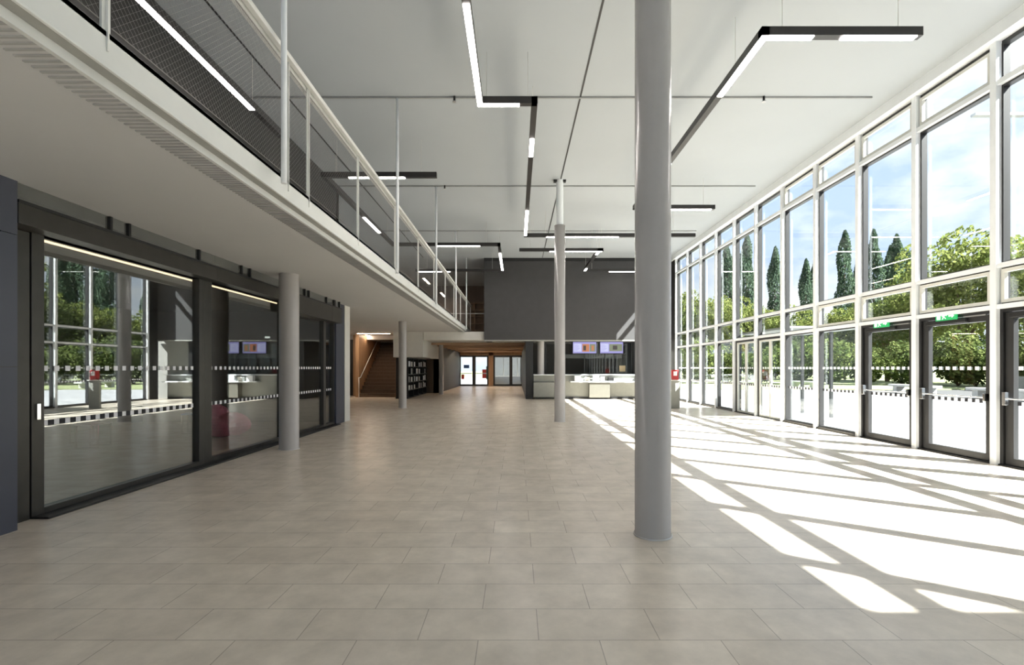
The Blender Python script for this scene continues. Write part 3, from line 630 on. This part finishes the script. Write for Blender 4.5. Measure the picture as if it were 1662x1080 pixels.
# ---------------------------------------------------------------- far lobby with timber door wall
DY = 39.5
def X(px, y=DY): return (px - VX) * y / FPX
m = MB(); zt = 2.50
segs = [(-4.6, X(722)), (X(733), X(745)), (X(793), X(800.5)), (X(858), .45)]
for a, b_ in segs: m.box(a, b_, DY, DY + .2, 0, 2.82)
m.box(-4.6, .45, DY, DY + .2, zt, 2.82); struct('wall_lobby', m, M_wood, 'oak framed wall with glass doors at the far end of the lobby', 'wall')
for q in range(7):
    struct('trim_%d' % k, B(-4.5, .45, 25.5 + q * 2, 25.62 + q * 2, 2.70, 2.82), M_woodx, 'oak ceiling beam in the far lobby, %s from the hall' % ORD[q], 'beam'); k += 1
strip(-4.0, -2.6, 30.0, 30.15, 2.80, 'warm strip on the lobby ceiling, left'); strip(-1.4, .2, 30.0, 30.15, 2.80, 'warm strip on the lobby ceiling, right')
strip(-4.0, -2.0, 36.0, 36.2, 2.80, 'warm strip near the lobby doors, left'); strip(-1.6, .2, 36.0, 36.2, 2.80, 'warm strip near the lobby doors, right')
def farpane(nm, a, b_, lab, mid=False, dark=False):
    o = root(nm, ((a + b_) / 2, DY + .1, 0), lab, 'door' if 'door' in nm else 'window', None, 'structure')
    f = MB().rectframe_xz(DY + .05, DY + .13, a, b_, 0, zt, .14)
    if mid: f.box((a + b_) / 2 - .12, (a + b_) / 2 + .12, DY + .05, DY + .13, .1, zt - .1)
    f.build('frame', M_black, o); MB().box(a + .13, b_ - .13, DY + .085, DY + .095, .1, zt - .1).build('pane', G_left if dark else G_fac, o)
    if not dark:
        MB().box(a + .16, b_ - .16, DY + .04, DY + .05, 1.0, 1.06).build('push_bar', M_chrome, o)
    return o
farpane('window_30', X(722), X(733), 'narrow dark side window at the left of the lobby doors', dark=True)
farpane('door_30', X(745), X(769.2), 'black framed lobby glass door, left leaf, bright outside')
farpane('door_31', X(769.2), X(793), 'black framed lobby glass door, right leaf, bright outside')
farpane('window_31', X(800.5), X(858), 'dark glazed screen right of the bright lobby doors', mid=True, dark=True)
struct('wall_dark_room', B(X(797), .6, DY + 2.5, DY + 2.6, 0, 2.8), M_roomw, 'dim wall behind the dark lobby screen', 'wall')
for (px, z0, z1, w, mt, lb) in ((757, 1.45, 1.72, .45, mat('blue paper', (.05, .14, .4), .6), 'blue'), (751, .55, .95, .25, M_red, 'red'), (786, .62, 1.35, .34, M_red, 'tall red'), (791, .55, 1.6, .2, mat('green paper', (.02, .14, .1), .6), 'dark green')):
    MB().box(X(px) - w / 2, X(px) + w / 2, DY + .075, DY + .082, z0, z1).build('poster', mt, None, origin=(X(px), DY + .08, z0), label='%s notice stuck on the bright lobby door' % lb, cat='poster', group='notices on the lobby doors')
# upper landing shelves
o = root('shelf_unit', (-2.3, 30.6, 3.42), 'tall dark shelf unit on the upper landing beside the charcoal wall', 'shelf')
m = MB(); m.box(-3.2, -1.6, 30.95, 31.0, 3.42, 5.6)
for z in (3.42, 3.85, 4.28, 4.71, 5.14, 5.56): m.box(-3.2, -1.6, 30.6, 30.95, z, z + .04)
for x in (-3.2, -2.66, -2.13, -1.64): m.box(x, x + .04, 30.6, 30.95, 3.42, 5.6)
m.build('frame', mat('shelf timber', (.24, .17, .12), .6), o)
strip(-4.95, -4.87, 25.6, 27.3, 6.25, 'nearer small warm strip hanging over the upper landing'); strip(-4.5, -4.42, 28.6, 30.2, 5.95, 'farther small warm strip hanging over the upper landing')

# ---------------------------------------------------------------- outdoors
GZ = -.05
struct('ground_paving', B(FX + .21, 22, -30, 34, -.3, GZ), M_pave, 'sunlit pale paving outside the window wall', 'paving')
struct('ground_forecourt', B(-30, FX + .2, 39.8, 75, -.3, GZ), M_pave, 'bright paving outside the far lobby doors', 'paving')
struct('ground_road', B(22, 33, -30, 34, -.3, GZ - .02), M_road, 'strip of grey road beyond the paving', 'road')
MB().box(33.31, 160, -60, 33.9, -.3, GZ + .05).box(FX + .21, 160, 34, 200, -.3, GZ + .05).build('lawn', M_grass, None, origin=(60, 60, -.3), label='green lawn beyond the road outside', cat='lawn', kind='stuff')
MB().box(-60, FX + .2, 75, 200, -.3, GZ + .02).build('far_lawn', M_grass, None, origin=(0, 100, -.3), label='far green lawn behind the forecourt', cat='lawn', kind='stuff')
struct('wall_wing', B(7.62, 24, -9, -1.48, 0, 7.57), mat('pale render', (.6, .6, .58), .8), 'pale building wing outside beside the window wall', 'wall')
for q, (x, y, l) in enumerate(((23.5, 23.4, 3.2), (23.5, 28.6, 3.2), (21.5, 36, 3.2))):
    o = root('concrete_bench', (x, y, GZ), 'low pale concrete bench by the road, %s from the right' % ORD[q], 'bench', 'benches outside')
    MB().box(x - .3, x + .3, y - l / 2, y + l / 2, .35, .48).build('seat', M_kerb, o, bevel=.02)
    for s_ in (-1, 1): MB().box(x - .25, x + .25, y + s_ * l * .35 - .15, y + s_ * l * .35 + .15, GZ, .35).build('leg', M_kerb, o)
struct('wall_garden', B(33, 33.3, -30, 33, -.1, .92), M_conc, 'low grey garden wall beyond the road outside', 'wall')
# vestibule outside the entrance
o = root('glazed_vestibule', (8.6, 15.0, GZ), 'glazed porch box outside the main entrance', 'porch')
f = MB(); xa, xb, ya, yb = 7.6, 9.8, 13.45, 16.55
for x in (xb - .08,): 
    for y in (ya, (ya + yb) / 2 - .04, yb - .08): f.box(x, x + .08, y, y + .08, GZ, 2.6)
f.box(xa, xa + .06, ya, ya + .1, GZ, 2.6); f.box(xa, xa + .06, yb - .1, yb, GZ, 2.6)
f.build('frame', M_dkframe, o)
MB().box(xa, xb, ya, yb, 2.6, 2.66).build('roof', M_conc, o)
MB().box(xa + .06, xb - .08, ya + .03, ya + .042, GZ + .05, 2.58).build('pane', G_fac, o); MB().box(xa + .06, xb - .08, yb - .05, yb - .038, GZ + .05, 2.58).build('pane', G_fac, o)
# street lamp
x, y = 15.0, 15.0
o = root('street_lamp', (x, y, GZ), 'tall twin-headed street lamp outside the exit doors', 'street lamp')
MB().tube((x, y, GZ), (x, y, 9.3), .07, 12, r2=.04).build('pole', M_galv, o)
for s_ in (-1, 1):
    MB().box(x - .08 + s_ * .5 - .25, x + .08 + s_ * .5 + .2, y - .09, y + .09, 9.3, 9.38).build('lamp_head', M_galv, o)

# trees: real crowns made of many small leaves, trunk as a part
def leafcloud(name, m, shape, n, size, seed, parent, loc, trunk_h):
    rnd = random.Random(seed); mb = MB()
    for _ in range(n):
        p = shape(rnd); a = Vector((rnd.gauss(0, 1), rnd.gauss(0, 1), rnd.gauss(0, 1))).normalized(); b_ = a.orthogonal().normalized(); c = a.cross(b_)
        s_ = size * rnd.uniform(.6, 1.3); p = Vector(p)
        mb.quad([p + b_ * s_, p + c * s_ * .6, p - b_ * s_, p - c * s_ * .6])
    me_o = mb.build(name, m, parent, origin=(0, 0, 0)); return me_o
def blob_shape(blobs):
    tot = [b_[3] ** 3 for b_ in blobs]
    def f(r):
        b_ = r.choices(blobs, tot)[0]; v = Vector((r.gauss(0, 1), r.gauss(0, 1), r.gauss(0, 1))).normalized() * b_[3] * (r.uniform(.55, 1) ** .5)
        return (b_[0] + v.x, b_[1] + v.y, b_[2] + v.z * .9)
    return f
def cone_shape(h, r0):
    def f(r):
        t = r.random() ** .8; a = r.uniform(0, 6.283); rr = r0 * (min(1, (1 - t) * 3.4) ** .6) * min(1, .5 + t * 3) * (.78 + .22 * math.sin(t * 17 + 2.5 * math.sin(a + 1) + 2)) * math.sqrt(r.uniform(.25, 1))
        return (rr * math.cos(a), rr * math.sin(a), .6 + t * (h - .6))
    return f
PROTO = {}
def proto(kind):
    if kind in PROTO: return PROTO[kind]
    rnd = random.Random(hash(kind) % 7 if False else {'broad': 1, 'loose': 2, 'conifer': 3, 'bush': 4}[kind])
    e_ = bpy.data.objects.new('prototype', None); ORG[e_.name] = Vector((0, 0, 0))
    if kind in ('broad', 'loose'):
        bl = [(rnd.gauss(0, 1.7), rnd.gauss(0, 1.7), rnd.uniform(3.2, 9.0), rnd.uniform(1.0, 1.9)) for _ in range(16)] + [(0, 0, 6, 2.6)]
        n, sz, mt = (9000, .15, M_leafA) if kind == 'broad' else (5000, .15, M_leafB)
        cr_ = leafcloud('foliage', mt, blob_shape(bl), n, sz, 11, e_, 0, 3)
        t = MB(); t.tube((0, 0, 0), (0.1, 0, 4.2), .22, 10, r2=.13)
        for _ in range(7):
            a = rnd.uniform(0, 6.28); t.tube((.08, 0, rnd.uniform(2.4, 4.2)), (1.8 * math.cos(a), 1.8 * math.sin(a), rnd.uniform(5, 7.5)), .08, 6, r2=.03)
    elif kind == 'conifer':
        cr_ = leafcloud('foliage', M_leafC, cone_shape(14, 1.5), 7000, .16, 5, e_, 0, 1); t = MB(); t.tube((0, 0, 0), (0, 0, 12), .16, 8, r2=.03)
    else:
        bl = [(rnd.gauss(0, .8), rnd.gauss(0, .8), rnd.uniform(.8, 2.2), rnd.uniform(.6, 1.0)) for _ in range(9)] + [(0, 0, 1.1, 1.1)]
        cr_ = leafcloud('foliage', M_leafB, blob_shape(bl), 4200, .10, 8, e_, 0, 0); t = MB()
        for q in range(5): a = q * 1.3; t.tube((0, 0, 0), (.6 * math.cos(a), .6 * math.sin(a), 1.3), .04, 5, r2=.015)
    tr_ = t.build('trunk', M_bark, e_, origin=(0, 0, 0))
    PROTO[kind] = (cr_, tr_, e_)
    return PROTO[kind]
USED = set()
def tree(kind, x, y, s, rz, label, cat, group, sz=1.0):
    cr_, tr_, e_ = proto(kind)
    o = root({'broad': 'broadleaf_tree', 'loose': 'shade_tree', 'conifer': 'conifer_tree', 'bush': 'shrub'}[kind], (x, y, GZ), label, cat, group)
    o.scale = (s, s, s * sz); o.rotation_euler.z = rz
    for p in (cr_, tr_):
        if kind not in USED: c = p
        else: c = p.copy(); COL.objects.link(c)
        c.parent = o; c.location = (0, 0, 0)
    USED.add(kind)
    return o
rt = random.Random(3)
# broadleaf belt beyond the road, right to left in the picture
spots = [(1790, 36, 13), (1685, 42, 13), (1570, 46, 15.5), (1505, 52, 11.5), (1440, 52, 10.5), (1390, 56, 9.5), (1335, 58, 9), (1285, 60, 9.5), (1235, 62, 10), (1188, 62, 11), (1145, 66, 12.5), (1112, 70, 13)]
for q, (px, d, hh) in enumerate(spots):
    tree('broad' if q % 3 != 1 else 'loose', (px - VX) * d / FPX, d, hh / 10.4, rt.uniform(0, 6), 'leafy green tree beyond the road, %s of the belt counted from the right door' % (ORD + ['twelfth', 'thirteenth'])[q], 'tree', 'leafy trees outside', sz=rt.uniform(.97, 1.03))
for q, (px, d, top) in enumerate(((1456, 62, 380), (1418, 66, 372), (1371, 60, 374), (1392, 64, 425), (1308, 64, 420), (1322, 68, 424), (1258, 66, 400), (1445, 66, 398), (1474, 68, 405), (1212, 70, 380), (1180, 70, 395))):
    x = (px - VX) * d / FPX; hh = 1.5 + (VY - top) * d / FPX
    tree('conifer', x, d, hh / 14.0, rt.uniform(0, 6), 'tall dark columnar conifer seen through the windows, %s from the right' % ORD[sorted((1456, 1418, 1371, 1392, 1308, 1322, 1258, 1445, 1474, 1212, 1180), reverse=True).index(px)], 'tree', 'columnar conifers outside', sz=1.0).scale = (hh / 14 * .62, hh / 14 * .62, hh / 14)
hq = 0
HN = ORD + ['twelfth', 'thirteenth', 'fourteenth', 'fifteenth', 'sixteenth', 'seventeenth', 'eighteenth', 'nineteenth', 'twentieth']
for q in range(20):
    x, y = 36.3 + .6 * math.sin(q * 2.1), 14 + q * 2.15
    if q >= 13: x = 35.6 - (q - 12) * 2.6; y = 40.5 + (q - 12) * .9
    tree('bush', x, y, 1.35 + .22 * math.sin(q * 1.7), rt.uniform(0, 6), 'dense green shrub of the hedge beyond the road, %s from the right' % HN[q], 'shrub', 'hedge shrubs outside')
